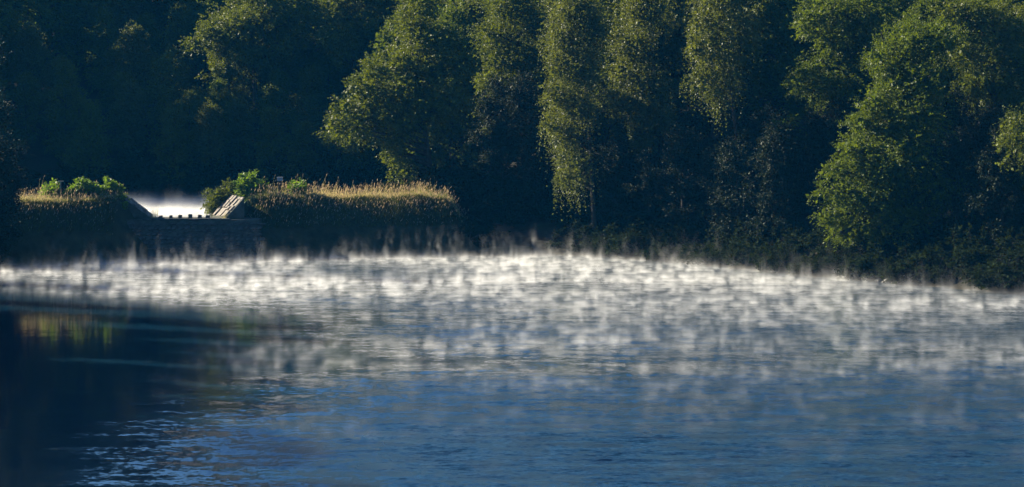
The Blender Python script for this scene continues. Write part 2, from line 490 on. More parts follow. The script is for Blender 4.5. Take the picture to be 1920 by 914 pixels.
# wing walls: paved slopes flaring towards the lower lake
def wing(bl, fl, bh, fh, nrow, ncol, thick):
    """bl back-low, fl front-low, bh back-high, fh front-high corner"""
    bl, fl, bh, fh = [Vector(p) for p in (bl, fl, bh, fh)]
    n = ((bh - bl).cross(fl - bl)).normalized()
    if n.z < 0: n = -n
    V = [p - OFF for p in (bl, fl, fh, bh)] + [Vector((p.x, p.y, -0.5)) - OFF for p in (bl, fl, fh, bh)]
    core = mesh_obj('wing_wall', V, [(0, 1, 2, 3), (0, 4, 5, 1), (1, 5, 6, 2), (2, 6, 7, 3), (3, 7, 4, 0), (7, 6, 5, 4)], M_MORTAR, dam)
    def at(u, v): return (bl * (1 - u) + fl * u) * (1 - v) + (bh * (1 - u) + fh * u) * v
    for c in range(ncol):
        v0 = 0.0
        while v0 < 0.99:
            dv = rng.uniform(0.16, 0.45)
            v1 = min(1.0, v0 + dv)
            u0, u1 = c / ncol + rng.uniform(.02, .07), (c + 1) / ncol - rng.uniform(.02, .06)
            up = n * (thick + rng.uniform(-0.06, 0.11))
            q = [at(u0, v0 + .012), at(u1, v0 + rng.uniform(.01, .04)), at(u1, v1 - .012), at(u0, v1 - .012)]
            cen = sum(q, Vector()) / 4
            Vb = [p - n * 0.03 - cen for p in q] + [p + up * rng.uniform(0.85, 1.15) - cen for p in q]
            s = mesh_obj('slab', Vb, [(3, 2, 1, 0), (4, 5, 6, 7), (0, 1, 5, 4), (1, 2, 6, 5), (2, 3, 7, 6), (3, 0, 4, 7)], M_SLAB, core, loc=cen - OFF)
            v0 = v1
    return core
wing(px(398, 405, 302.2), px(424, 408, 296.6), px(431, 366, 303.2), px(458, 371, 297.6), 6, 5, 0.08)
wing(px(287, 405, 302.2), px(283, 409, 296.6), px(238, 368, 303.2), px(232, 373, 297.6), 6, 5, 0.08)

# ------------------------------------------------------------------ foliage generator
def unit(a): return a / (np.linalg.norm(a, axis=1, keepdims=True) + 1e-9)

def spray_leaves(rs, P, A, k, L, size, flat, width=0.58):
    """P (n,3) spray bases, A (n,3) axes -> leaf quads (n*k,4,3), one random shade per leaf"""
    n = len(P)
    t = (np.arange(k) + 0.5) / k
    t = t[None, :, None] + rs.uniform(-.08, .08, (n, k, 1))
    Ls = L * rs.uniform(0.6, 1.3, (n, 1, 1))
    pos = P[:, None, :] + A[:, None, :] * t * Ls
    pos[:, :, 2] -= (t[:, :, 0] ** 2) * Ls[:, :, 0] * 0.25
    side = unit(np.cross(A, np.array([0.05, 0.1, 1.0])[None, :] + rs.normal(0, .25, (n, 3))))
    sgn = np.where(np.arange(k) % 2 == 0, 1.0, -1.0)[None, :, None]
    ld = side[:, None, :] * sgn * 0.8 + A[:, None, :] * 0.6 + rs.normal(0, 0.35, (n, k, 3))
    ld = ld.reshape(-1, 3); ld = unit(ld)
    pos = pos.reshape(-1, 3)
    N = np.array([0, 0, 1.0])[None, :] * flat + rs.normal(0, 1.0 - 0.55 * flat, (n * k, 3))
    N = unit(N)
    sd = unit(np.cross(N, ld))
    s = size * rs.uniform(0.6, 1.25, (n * k, 1))
    w = s * width * 0.5
    b = pos; tip = pos + ld * s
    m1 = pos + ld * s * 0.45 + sd * w; m2 = pos + ld * s * 0.45 - sd * w
    Q = np.stack([b, m1, tip, m2], 1)
    base = rs.uniform(0, 1, (n, 1)) * 0.5
    sh = np.clip((base + rs.uniform(0, 0.6, (n, k))).reshape(-1), 0, 1)
    return Q, sh

def crown_mesh(name, lobes, seed, mat, density=9.0, k=6, L=0.6, size=0.22, flat=0.4, droop=0.25, hang=0.0, center=None):
    """lobes: list of (cx,cy,cz, rx,ry,rz); a cloud of leafy sprays round every lobe"""
    rs = np.random.RandomState(seed)
    lob = np.array(lobes)
    if center is None: center = lob[:, :3].mean(0)
    QS, SH = [], []
    for (cx, cy_, cz, rx, ry, rz) in lobes:
        R = np.array([rx, ry, rz]); C = np.array([cx, cy_, cz])
        n = max(12, int(density * 4 * math.pi * ((rx * ry + rx * rz + ry * rz) / 3) * 0.8))
        d = unit(rs.normal(0, 1, (n, 3)))
        ph = rs.uniform(0, 6.28, 6)
        bump = (np.sin(d[:, 0] * 4.1 + ph[0]) * np.sin(d[:, 2] * 4.7 + ph[1]) + 0.7 * np.sin(d[:, 1] * 6.3 + d[:, 2] * 5.1 + ph[2])
                + 0.5 * np.sin(d[:, 0] * 9.7 + d[:, 1] * 8.3 + ph[3]))
        u = 1 - 0.55 * rs.uniform(0, 1, n) ** 1.8
        cl = rs.randint(0, max(4, n // 9), n); cd = unit(rs.normal(0, 1, (max(4, n // 9), 3)))   # sprays gather round twig ends
        d = unit(cd[cl] + rs.normal(0, 0.16, (n, 3))); u = np.where(rs.uniform(0, 1, n) < .75, (1 - .45 * rs.uniform(0, 1, max(4, n // 9)) ** 1.6)[cl] + rs.normal(0, .05, n), u)
        rad = (1 + 0.3 * bump) * u
        keep = rs.uniform(0, 1, n) < np.clip(0.55 + 0.75 * bump, 0.03, 1)
        d, rad = d[keep], rad[keep]
        P = C + d * R * rad[:, None]
        outw = unit(C[None, :] - center[None, :] + d * 0.3)
        A = unit(d * 0.7 + outw * 0.5 + np.array([0, 0, -droop])[None, :] + rs.normal(0, 0.35, (len(d), 3)))
        if hang > 0:
            sel = rs.uniform(0, 1, len(P)) < 0.5
            Ph = P[sel]
            Ah = unit(np.array([0, 0, -1.0])[None, :] + rs.normal(0, 0.10, (len(Ph), 3)))
            Q, sh = spray_leaves(rs, Ph, Ah, int(k * 1.6), hang, size, 0.1)
            QS.append(Q); SH.append(sh)
            P, A = P[~sel], A[~sel]
        Q, sh = spray_leaves(rs, P, A, k, L, size, flat)
        QS.append(Q); SH.append(sh)
        ni = max(6, int(n * 0.24))
        di = unit(rs.normal(0, 1, (ni, 3)))
        Q, sh = spray_leaves(rs, C + di * R * rs.uniform(.1, .62, (ni, 1)), di, k, L, size * 1.9, 0.2, 0.8)
        QS.append(Q); SH.append(sh)
    return quads_mesh(name, np.concatenate(QS), mat, np.concatenate(SH))

def trunk_mesh(name, lobes, seed, r0, lean=(0, 0)):
    rs = random.Random(seed)
    V, F = [], []
    lob = sorted(lobes, key=lambda l: l[2])
    top = max(l[2] + l[5] * 0.3 for l in lobes)
    n = 9
    cx = sum(l[0] for l in lobes) / len(lobes); cy_ = sum(l[1] for l in lobes) / len(lobes)
    ax = []
    for i in range(n):
        t = i / (n - 1)
        ax.append(Vector((cx * t ** 1.5 + 0.25 * math.sin(t * 5 + seed) * t, cy_ * t ** 1.5 + 0.25 * math.cos(t * 4 + seed) * t, -0.6 + (top + 0.6) * t)))
    tube(V, F, ax, [r0 * (1.25 if i == 0 else 1) * (1 - 0.9 * i / (n - 1)) + 0.02 for i in range(n)], 8)
    for l in lob:
        c = Vector(l[:3])
        za = max(0.12 * top, min(c.z - 0.35 * (c.xy - Vector((cx, cy_))).length - 0.5, top * 0.85))
        t = max(0.02, min(0.95, (za + 0.6) / (top + 0.6)))
        i = int(t * (n - 1)); f = t * (n - 1) - i
        p0 = ax[i].lerp(ax[min(i + 1, n - 1)], f)
        mid = p0.lerp(c, 0.5) + Vector((rs.uniform(-.3, .3), rs.uniform(-.3, .3), 0.25))
        rr = r0 * (1 - 0.85 * t) * 0.5 + 0.03
        tube(V, F, [p0, mid, c], [rr, rr * 0.65, 0.025], 6)
        for q in range(4):
            e = c + Vector((rs.uniform(-1, 1) * l[3], rs.uniform(-1, 1) * l[4], rs.uniform(-.6, .9) * l[5])) * 0.8
            tube(V, F, [mid.lerp(c, 0.5), mid.lerp(e, 0.6), e], [rr * 0.4, rr * 0.25, 0.012], 4)
    me = bpy.data.meshes.new(name)
    me.from_pydata([tuple(v) for v in V], [], F); me.update(); me.materials.append(M_BARK)
    return me

def make_tree(name, label, lobes_w, base_xy, seed, mat, r0=0.3, cat='tree', group=None, **kw):
    bx, by = base_xy
    z = gz(bx, by)
    root = empty(name, (bx, by, z - 0.1))
    tag(root, label, cat, group)
    B = np.array([bx, by, z - 0.1])
    lobes = [tuple(np.array(l[:3]) - B) + tuple(l[3:]) for l in lobes_w]
    link_mesh('trunk', trunk_mesh('trunk', lobes, seed, r0), root)
    link_mesh('crown', crown_mesh('crown', lobes, seed, mat, **kw), root)
    return root

def px_lobes(spec, D, seed, back=2, depth=3.0, sq=0.8):
    """spec: (px, py, r px [, depth offset]) -> world lobes, with further lobes behind so that the crown is full all round"""
    rs = random.Random(seed)
    out = []
    xs = [s[0] for s in spec]; mid = (min(xs) + max(xs)) / 2
    for s in spec:
        dd = s[3] if len(s) > 3 else rs.uniform(-1.0, 1.0)
        r = s[2] / FPX * D * 0.9
        p = px(s[0], s[1], D + dd)
        out.append((p[0], p[1], p[2], r * rs.uniform(.9, 1.1), r * rs.uniform(.9, 1.2), r * sq * rs.uniform(.9, 1.15)))
        for b in range(back):
            q = px(s[0] + (mid - s[0]) * rs.uniform(.15, .5), s[1] + rs.uniform(-10, 10), D + dd + (b + 1) * depth * rs.uniform(.7, 1.1))
            out.append((q[0], q[1], q[2], r, r, r * sq))
    return out

# ------------------------------------------------------------------ trees that can be told apart
make_tree('alder_tree', 'sunlit broadleaf tree with stepped crown rising just behind the grassy dam crest',
    px_lobes([(795,15,33),(775,50,30),(800,75,48),(845,80,42),(815,130,56),(868,118,32),(750,115,32),(760,165,46),(705,135,30),(668,160,30),(695,190,38),
              (642,203,30),(630,236,28),(668,238,32),(720,212,42),(765,225,42),(745,258,34),(785,200,52),(840,185,50),(735,288,26),(757,318,25),(772,338,20)], 317, 3, 2),
    px(810, 345, 320)[:2], 3, M_OAK, 0.34, density=8, k=6, L=0.6, size=0.23, flat=0.35)
make_tree('lime_tree', 'tall round topped tree between the stepped tree and the weeping birch',
    px_lobes([(955,5,58),(920,60,38),(1000,45,50),(930,110,42),(980,110,48),(908,150,26),(920,195,34),(960,180,42),(928,232,24),(1000,160,48),(960,-60,55)], 334, 4, 2),
    px(985, 345, 337)[:2], 4, M_OAK, 0.36, density=8, k=6, size=0.21)
make_tree('birch_tree', 'birch with long curtains of foliage hanging down towards the shore',
    px_lobes([(1080,15,55),(1055,70,45),(1110,60,48),(1048,120,32),(1092,130,48),(1040,175,30),(1082,195,40),(1032,235,20),(1058,255,30),(1062,300,26),(1050,330,18),(1092,310,30),(1080,-60,50)],  299, 5, 2, 2.4, 1.1),
    px(1115, 460, 303)[:2], 5, M_BIRCH, 0.22, density=8, k=6, L=0.5, size=0.19, flat=0.2, droop=0.6, hang=2.2)
make_tree('birch_tree', 'pale leaved birch whose bottom spray glints in front of the dark wood',
    px_lobes([(1205,15,55),(1180,85,42),(1160,138,26),(1205,148,42),(1152,185,20),(1182,192,36),(1232,180,42),(1200,245,28),(1215,272,16),(1240,225,34),(1210,-60,50)], 306, 6, 2, 2.4, 1.05),
    px(1245, 470, 310)[:2], 6, M_BIRCH, 0.22, density=8, k=6, L=0.5, size=0.2, flat=0.2, droop=0.5, hang=1.2)
make_tree('birch_tree', 'birch with ragged high tassels and a bare dark underside',
    px_lobes([(1355,5,56),(1312,38,32),(1302,85,22),(1342,90,42),(1320,140,28),(1300,150,18),(1372,130,38),(1392,60,42),(1340,180,20),(1350,-60,50)], 285, 7, 1, 2.4, 1.05),
    px(1392, 480, 292)[:2], 7, M_BIRCH, 0.22, density=8, k=6, L=0.5, size=0.19, flat=0.2, droop=0.55, hang=1.9)
make_tree('maple_tree', 'broad tree with a bright upper crown behind the low spreading beech',
    px_lobes([(1540,25,46),(1508,50,26),(1590,30,52),(1645,20,48),(1560,80,42),(1490,160,24),(1470,232,20),(1482,262,16),(1520,140,42),(1565,160,50),(1600,-50,60),(1650,80,50)], 292, 8, 2),
    px(1585, 470, 296)[:2], 8, M_BEECH, 0.34, density=8, k=6, size=0.2, flat=0.4)
make_tree('sapling', 'slim young tree standing alone in shade left of the beech',
    px_lobes([(1445,325,14),(1435,365,18),(1450,390,18),(1428,410,14),(1440,430,12)], 292, 9, 1, 0.8),
    px(1442, 480, 292.5)[:2], 9, M_OAK, 0.08, density=14, k=5, L=0.4, size=0.16)
make_tree('beech_tree', 'big spreading beech with layered sunlit sprays low over the stony shore',
    px_lobes([(1705,85,46),(1760,70,48),(1652,112,26),(1682,150,42),(1735,150,58),(1640,195,34),(1610,232,28),(1662,230,48),(1590,280,30),(1562,318,26),(1622,300,48),
              (1546,360,27),(1592,370,42),(1652,370,58),(1552,408,24),(1592,428,28),(1642,428,38),(1700,300,78),(1722,220,68),(1562,442,16),(1705,410,55),(1765,350,70)], 267, 10, 2, 2.2, 0.72),
    px(1720, 480, 271)[:2], 10, M_BEECH, 0.42, density=10, k=7, L=0.75, size=0.2, flat=0.75, droop=0.15)
make_tree('ash_tree', 'tall open tree rising behind and above the spreading beech',
    px_lobes([(1840,25,48),(1802,90,40),(1862,100,42),(1905,55,45),(1882,150,36),(1832,152,38),(1785,30,42),(1930,120,45),(1900,200,40)], 284, 11, 2),
    px(1870, 480, 287)[:2], 11, M_OAK, 0.34, density=8, k=6, size=0.19)
make_tree('hazel_tree', 'drooping tree leaning out from the right bank beside the beech',
    px_lobes([(1902,235,32),(1886,268,24),(1932,270,38),(1882,305,14),(1942,320,34),(1980,260,50),(2000,330,50)], 258, 12, 1, 2, 1.0),
    px(2005, 480, 260)[:2], 12, M_OAK, 0.24, density=9, k=6, size=0.17, droop=0.5, hang=0.7)
make_tree('yew_tree', 'dark evergreen leaning over the water at the near end of the dam',
    px_lobes([(-10,215,28),(18,285,26),(38,328,16),(5,345,36),(48,348,11),(0,400,36),(18,440,24),(5,470,18),(-45,290,60),(-50,200,50),(-60,400,60),(-50,100,45),(14,368,26),(26,384,16),(-12,372,40),(30,346,16),(8,320,26)], 283, 13, 1, 2, 0.8),
    px(-55, 485, 285)[:2], 13, M_YEW_SHADE, 0.3, density=14, k=7, L=0.6, size=0.15, flat=0.8, droop=0.2)
make_tree('oak_tree', 'wide sunlit oak crown high on the slope above the upper lake',
    px_lobes([(400,62,40),(368,82,24),(450,48,42),(505,25,42),(545,80,42),(452,100,30),(565,35,38),(500,110,30),(470,-30,40)], 364, 14, 3, 2.4),
    px(480, 200, 368)[:2], 14, M_OAK, 0.4, density=8, k=6, size=0.23)
make_tree('oak_tree', 'sunlit oak beside the wide oak on the slope above the upper lake',
    px_lobes([(625,15,40),(618,60,30),(652,70,32),(690,40,42),(640,102,20),(700,-30,50),(650,-40,45)], 360, 15, 3, 2.4),
    px(670, 200, 364)[:2], 15, M_OAK, 0.36, density=8, k=6, size=0.23)

# ------------------------------------------------------------------ the rest of the wood: five kinds, copied
def generic_lobes(seed, H, R, narrow=1.0):
    rs = random.Random(seed)
    L = []
    for i in range(34):
        t = rs.uniform(0.10, 0.97)
        rad = R * math.sin(math.pi * min(1, (t * 0.8 + 0.2)) ** 1.1) * narrow + 0.6
        a = rs.uniform(0, 6.283)
        d = rad * rs.uniform(0.35, 0.85)
        r = rs.uniform(1.1, 2.0)
        L.append((math.cos(a) * d, math.sin(a) * d, H * t, r, r, r * rs.uniform(.7, .95)))
    L.append((0, 0, H * 0.95, 1.5, 1.5, 1.5)); L.append((0, 0, H * 0.7, 2.4, 2.4, 2.4)); L.append((0, 0, H * 0.45, 2.6, 2.6, 2.2))
    return L
kinds = []
for i, (H, R, mat, nar) in enumerate([(17, 4.6, M_OAK, 1), (19, 4.2, M_OAK, .9), (15, 4.8, M_BEECH, 1), (18, 3.6, M_BIRCH, .8), (16, 4.4, M_BEECH, 1)]):
    lb = generic_lobes(40 + i, H, R, nar)
    kinds.append((trunk_mesh('trunk', lb, 60 + i, 0.32), crown_mesh('crown', lb, 80 + i, mat, density=5.5, k=6, L=0.65, size=0.25, flat=0.35), H))
lb = generic_lobes(46, 15, 4.6)
kinds.append((trunk_mesh('trunk', lb, 66, 0.3), crown_mesh('crown', lb, 86, M_YEW_SHADE, density=6, k=6, L=0.6, size=0.22, flat=0.35), 15))
rs = random.Random(77)
def place_tree(x, y, k, s, label, group, name='broadleaf_tree'):
    root = empty(name, (x, y, gz(x, y) - 0.15))
    root.rotation_euler = (0, 0, rs.uniform(0, 6.28))
    root.scale = (s, s, s * rs.uniform(.9, 1.12))
    tag(root, label, 'tree', group)
    link_mesh('trunk', kinds[k][0], root); link_mesh('crown', kinds[k][1], root)
    return root
placed = []
def far_enough(x, y, d):
    return all((x - a) ** 2 + (y - b) ** 2 > d * d for a, b in placed)
# behind the upper lake
n = 0
for _ in range(4000):
    if n >= 140: break
    y = 352 + 73 * rs.random() ** 1.5; x = rs.uniform(-0.175, 0.05) * y
    if not far_enough(x, y, 3.4): continue
    placed.append((x, y)); n += 1
    pxx = CXP + x / y * FPX
    low_ = (300 < pxx < 740 and y < 372) or (pxx <= 420 and y < 386)
    place_tree(x, y, rs.randrange(5), rs.uniform(.45, .62) if low_ else rs.uniform(.9, 1.2), 'shaded broadleaf tree in the dark wood behind the upper lake', 'trees in the wood behind the upper lake')
# the slope on the right
n = 0
for _ in range(6000):
    if n >= 75: break
    y = rs.uniform(284, 400); x = rs.uniform(-0.02, 0.175) * y
    if y < float(yfar(x)) + 17 or (x < 6 and y < 322) or (x < 3.5 and y < 345) or (6 <= x < 34 and y < 318) or (x >= 33 and y < 292): continue
    if not far_enough(x, y, 4.4): continue
    placed.append((x, y)); n += 1
    place_tree(x, y, rs.randrange(5), rs.uniform(.85, 1.15), 'shaded broadleaf tree on the steep slope behind the shore trees', 'trees on the steep slope right of the dam')
for (x, y) in [(-66, 354), (-71, 358), (-67, 363), (-74, 365), (-69, 370), (-78, 356), (-82, 362), (-77, 372), (-70, 378), (-84, 370), (-76, 380), (-88, 358), (-63, 374), (-66, 384), (-72, 388), (-64, 392), (-70, 398), (-79, 394), (-68, 405), (-77, 402), (-85, 385)]:
    place_tree(x, y, rs.randrange(5), (rs.uniform(1.15, 1.35) if y < 383 else rs.uniform(.8, .95)), 'tall tree in the wood at the far left of the upper lake', 'trees at the far left of the upper lake')
# thicket under and behind the shore birches, leaves dark to stand in for shade
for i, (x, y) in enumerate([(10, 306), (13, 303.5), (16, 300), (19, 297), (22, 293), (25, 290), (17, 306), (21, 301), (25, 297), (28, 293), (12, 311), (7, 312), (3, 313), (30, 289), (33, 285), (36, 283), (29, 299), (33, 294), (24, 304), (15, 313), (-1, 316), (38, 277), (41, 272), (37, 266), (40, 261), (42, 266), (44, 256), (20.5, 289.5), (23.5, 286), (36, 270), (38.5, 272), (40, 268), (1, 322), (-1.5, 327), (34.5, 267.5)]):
    place_tree(x, y, 5, rs.uniform(.45, .62), 'low tree with shade-dark leaves in the thicket behind the shore trees', 'thicket behind the shore birches', 'thicket_tree')
for (x, y) in [(-53, 392), (-51, 398), (-55, 401), (-49, 391)]:
    place_tree(x, y, rs.randrange(5), 1.0, 'shaded broadleaf tree in the dark wood behind the upper lake', 'trees in the wood behind the upper lake')
# left bank, beyond the picture's edge: they throw the long shadow on the lake
for (x, y, k, s) in [(-56, 236, 0, 1.05), (-60, 230, 2, 1.1), (-55, 226, 4, 1.1), (-57, 217, 1, 1.0), (-52, 208, 2, 1.05), (-54, 198, 0, .95), (-50, 188, 4, 0.95), (-50, 178, 1, .9), (-48, 168, 2, 1.0), (-47, 159, 0, 1.0), (-45, 150, 4, 1.0), (-44, 141, 2, 1.0), (-51, 172, 4, 1.0), (-52, 163, 1, 1.0), (-50, 154, 2, 1.0), (-49, 145, 0, 1.0), (-43, 132, 4, .95), (-53, 182, 2, 1.0), (-56, 192, 4, 1.0), (-63, 223, 2, 1.2), (-62, 213, 4, 1.2), (-59, 204, 0, 1.15), (-60, 196, 2, 1.15), (-57, 187, 4, 1.15), (-56, 177, 2, 1.1), (-55, 168, 0, 1.1), (-54, 159, 4, 1.1), (-66, 231, 0, 1.2), (-67, 218, 4, 1.2), (-65, 207, 2, 1.2), (-53, 150, 2, 1.1), (-62, 270, 3, .8), (-58, 290, 2, .9), (-66, 293, 0, .9), (-54, 246, 3, .7)]:
    place_tree(x, y, k, s, 'broadleaf tree on the left bank of the lower lake', 'trees on the left bank')

# ------------------------------------------------------------------ bushes
def stems_mesh(name, lobes, seed):
    r = random.Random(seed)
    V, F = [], []
    for l in lobes:
        for q in range(4):
            e = Vector(l[:3]) + Vector((r.uniform(-.6, .6) * l[3], r.uniform(-.6, .6) * l[4], r.uniform(0, .8) * l[5]))
            b = Vector((l[0] * 0.3 + r.uniform(-.1, .1), l[1] * 0.3 + r.uniform(-.1, .1), -0.1))
            tube(V, F, [b, b.lerp(e, 0.5) + Vector((0, 0, 0.1)), e], [0.025, 0.017, 0.006], 5)
    me = bpy.data.meshes.new(name); me.from_pydata([tuple(v) for v in V], [], F); me.update(); me.materials.append(M_BARK)
    return me
def dam_z(x, y):
    P = dam_prof(x)
    return float(np.interp(y - float(yfar(x)), [p[0] for p in P], [p[1] for p in P]))
def make_bush(label, spec, D, zb, seed, mat=M_SHRUB, group=None, name='bush', density=26, size=0.15, L=0.34):
    rr = random.Random(seed + 500)
    spec = list(spec) + [(a + rr.uniform(-1.1, 1.1) * q, b - rr.uniform(-.6, .9) * q, q * rr.uniform(.3, .5)) for a, b, q in spec for _ in range(3)]
    lw = px_lobes(spec, D, seed, 1, 0.5, 0.9)
    bx, by = np.mean([l[0] for l in lw]), np.mean([l[1] for l in lw])
    if zb is None: zb = dam_z(bx, by)
    B = np.array([bx, by, zb])
    lobes = [tuple(np.array(l[:3]) - B) + tuple(l[3:]) for l in lw]
    root = empty(name, tuple(B)); tag(root, label, 'bush', group)
    link_mesh('stems', stems_mesh('stems', lobes, seed), root)
    link_mesh('foliage', crown_mesh('foliage', lobes, seed, mat, density=density, k=5, L=L, size=size, flat=0.3, droop=0.0), root)
    return root
make_bush('dark green rounded bush at the right edge of the spillway gap', [(404,372,17),(395,390,14),(412,388,16),(426,358,13),(418,372,14)], 303.6, None, 21, M_OAK)
make_bush('light green leafy bush above the paved stone slope', [(470,343,15),(452,350,13),(488,350,13),(462,358,14),(482,360,12)], 304.5, None, 22)
make_bush('small yellow green bush on the crest beside the post with a grey box', [(558,350,9),(566,354,8),(550,356,8)], 305, None, 23)
make_bush('yellow green bush at the crest end left of the spillway gap', [(205,350,13),(218,358,12),(197,362,11),(226,372,9),(190,366,7),(232,380,6)], 297.2, None, 24)
make_bush('wide leafy bush on the crest beside the twin post marker', [(148,350,12),(160,352,11),(140,358,11),(172,358,10),(130,364,7),(184,362,8)], 297.0, None, 25)
make_bush('small leafy bush between the evergreen and the twin post marker', [(92,352,9),(102,356,9),(84,358,8)], 296.5, None, 26)
make_bush('little dark bush growing on the stone heap by the shore', [(1668,500,6),(1664,508,6)], 263, gz(31, 263), 27, M_OAK, density=50, size=0.1)
# undergrowth along the foot of the slope, shade put into its dark leaves
und = []
for v in range(4):
    ru = random.Random(300 + v)
    ul = []
    for i in range(22):
        a_, q_ = ru.uniform(0, 6.283), 2.4 * math.sqrt(ru.random())
        r_ = ru.uniform(.22, .55)
        ul.append((math.cos(a_) * q_, math.sin(a_) * q_ , ru.uniform(.15, 1.0) * (1.5 - .35 * q_) + .2 * ru.random(), r_, r_, r_ * ru.uniform(.5, 1.0)))
    for i in range(3):
        ul.append((ru.uniform(-1, 1), ru.uniform(-1, 1), ru.uniform(1.3, 2.4), .22, .22, .5))
    und.append((stems_mesh('stems', ul[::2], 31 + v), crown_mesh('foliage', ul, 32 + v, M_SHADE_BUSH, density=16, k=5, L=.5, size=.17, droop=.2)))
def undergrowth(x, y, smin, smax, label, group, name):
    zb_ = gz(x, y)
    if x < 2: zb_ = max(zb_, dam_z(x, y))
    root = empty(name, (x, y, zb_ - .1)); root.rotation_euler = (rs.uniform(-.15, .15), rs.uniform(-.15, .15), rs.uniform(0, 6.28))
    s = rs.uniform(smin, smax); root.scale = (s * rs.uniform(.8, 1.5), s * rs.uniform(.8, 1.5), s * rs.uniform(.6, 1.3))
    tag(root, label, 'bush', group)
    u_ = und[rs.randrange(4)]
    link_mesh('stems', u_[0], root); link_mesh('foliage', u_[1], root)
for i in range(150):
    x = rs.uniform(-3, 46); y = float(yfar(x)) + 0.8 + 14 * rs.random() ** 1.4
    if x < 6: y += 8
    undergrowth(x, y, .35, .95, 'bush with shade-dark leaves in the undergrowth above the right shore', 'undergrowth along the right shore', 'shore_bush')
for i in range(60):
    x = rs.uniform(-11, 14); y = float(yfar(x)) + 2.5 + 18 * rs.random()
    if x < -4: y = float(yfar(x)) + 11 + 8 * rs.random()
    undergrowth(x, y, .6, 1.2, 'bush with shade-dark leaves in the undergrowth above the right shore', 'undergrowth along the right shore', 'shore_bush')
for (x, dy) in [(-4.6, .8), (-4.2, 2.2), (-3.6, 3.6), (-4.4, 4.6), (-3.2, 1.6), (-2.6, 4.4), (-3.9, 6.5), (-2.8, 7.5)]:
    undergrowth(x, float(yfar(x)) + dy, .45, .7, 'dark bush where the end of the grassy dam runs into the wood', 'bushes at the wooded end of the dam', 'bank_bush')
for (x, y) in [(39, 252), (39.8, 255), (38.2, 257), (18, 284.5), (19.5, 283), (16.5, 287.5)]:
    undergrowth(x, y, .7, .9, 'bush with shade-dark leaves in the undergrowth above the right shore', 'undergrowth along the right shore', 'shore_bush')
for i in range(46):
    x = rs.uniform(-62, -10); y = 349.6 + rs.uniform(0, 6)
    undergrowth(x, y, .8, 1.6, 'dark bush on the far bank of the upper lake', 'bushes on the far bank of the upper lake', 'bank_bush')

# ------------------------------------------------------------------ grass on the dam
def blades(n, seed, xr, dyr, hr, w, lean, heads=0.0, head_len=0.16, xfun=None):
    r = np.random.RandomState(seed)
    x = r.uniform(xr[0], xr[1], n)
    dy = r.uniform(dyr[0], dyr[1], n)
    xe_ = xr[1] - 3.0 * r.uniform(0, 1, n) ** 2 if xr[1] > -20 else xr[1]
    x = np.where(x > xe_, x - 4.0, x)
    y = yfar(x) + dy
    z = np.array([dam_z(a, b) for a, b in zip(x, y)]) - 0.04
    clump = 0.42 + 0.4 * (np.sin(x * 2.3 + dy) * np.sin(x * 0.9 + 2 + dy * 1.7) * 0.5 + 0.5) + 0.16 * np.sin(x * 7.1 + dy * 5) + 0.12 * (np.sin(x * .55 + 1) * .5 + .5) + 0.06
    clump = clump * np.where(r.uniform(0, 1, n) < .12, 1.45, 1.0)
    h = r.uniform(hr[0], hr[1], n) * clump
    a = r.uniform(0, 6.283, n)
    side = np.stack([np.cos(a), np.sin(a) * 0.6, np.zeros(n)], 1) * w * 0.5
    ln = np.stack([r.normal(0.06, lean, n), r.normal(-0.04, lean, n), np.ones(n)], 1)
    P = np.stack([x, y, z], 1)
    mid = P + ln * (h * 0.55)[:, None]
    tip = P + ln * h[:, None] + np.stack([r.normal(0.05, lean * .6, n), r.normal(0, lean * .6, n), -0.06 * h], 1)
    Q1 = np.stack([P - side, P + side, mid + side * .8, mid - side * .8], 1)
    Q2 = np.stack([mid - side * .8, mid + side * .8, tip + side * .15, tip - side * .15], 1)
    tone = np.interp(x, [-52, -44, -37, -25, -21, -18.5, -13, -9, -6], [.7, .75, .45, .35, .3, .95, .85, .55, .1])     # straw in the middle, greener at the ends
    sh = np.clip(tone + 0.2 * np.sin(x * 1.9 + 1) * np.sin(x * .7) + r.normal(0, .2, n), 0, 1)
    Q = np.concatenate([Q1, Q2]); SHD = np.concatenate([sh, sh])
    HQ = HS = None
    if heads > 0:
        sel = r.uniform(0, 1, n) < heads
        t = tip[sel]; m = len(t)
        d = unit(np.stack([r.normal(0.25, .2, m), r.normal(0, .2, m), np.ones(m)], 1))
        s2 = unit(np.cross(d, np.array([0.1, 1, 0])[None, :] + r.normal(0, .5, (m, 3)))) * 0.024
        hl = head_len * r.uniform(.6, 1.4, (m, 1))
        HQ = np.stack([t - d * .05, t + d * hl * .4 + s2, t + d * hl, t + d * hl * .4 - s2], 1)
        HS = r.uniform(0, 1, m)
    return Q, SHD, HQ, HS
def grass_object(name, label, sets, mat):
    QS = [s[0] for s in sets]; SS = [s[1] for s in sets]
    o = link_mesh(name, quads_mesh(name, np.concatenate(QS), mat, np.concatenate(SS)))
    tag(o, label, kind='stuff')
    return o
R0, R1 = -25.0, -4.6
crest_sets = [blades(26000, 1, (R0, R1), (4.0, 8.8), (.2, .5), .03, .2, .06),
              blades(1300, 2, (R0, R1), (6.0, 8.9), (.6, 1.5), .02, .12, .9, .22),
              blades(11000, 3, (-52, -36.4), (4.0, 8.8), (.25, .6), .03, .2, .1),
              blades(700, 4, (-52, -36.4), (5.5, 8.9), (.6, 1.4), .02, .12, .9, .2)]
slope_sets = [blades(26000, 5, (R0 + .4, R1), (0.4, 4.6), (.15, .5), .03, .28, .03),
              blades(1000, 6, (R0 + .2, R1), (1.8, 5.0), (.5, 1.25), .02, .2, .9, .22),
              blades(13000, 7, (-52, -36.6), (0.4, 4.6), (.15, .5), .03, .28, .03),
              blades(500, 8, (-52, -36.8), (1.8, 5.0), (.5, 1.15), .02, .2, .9, .22)]
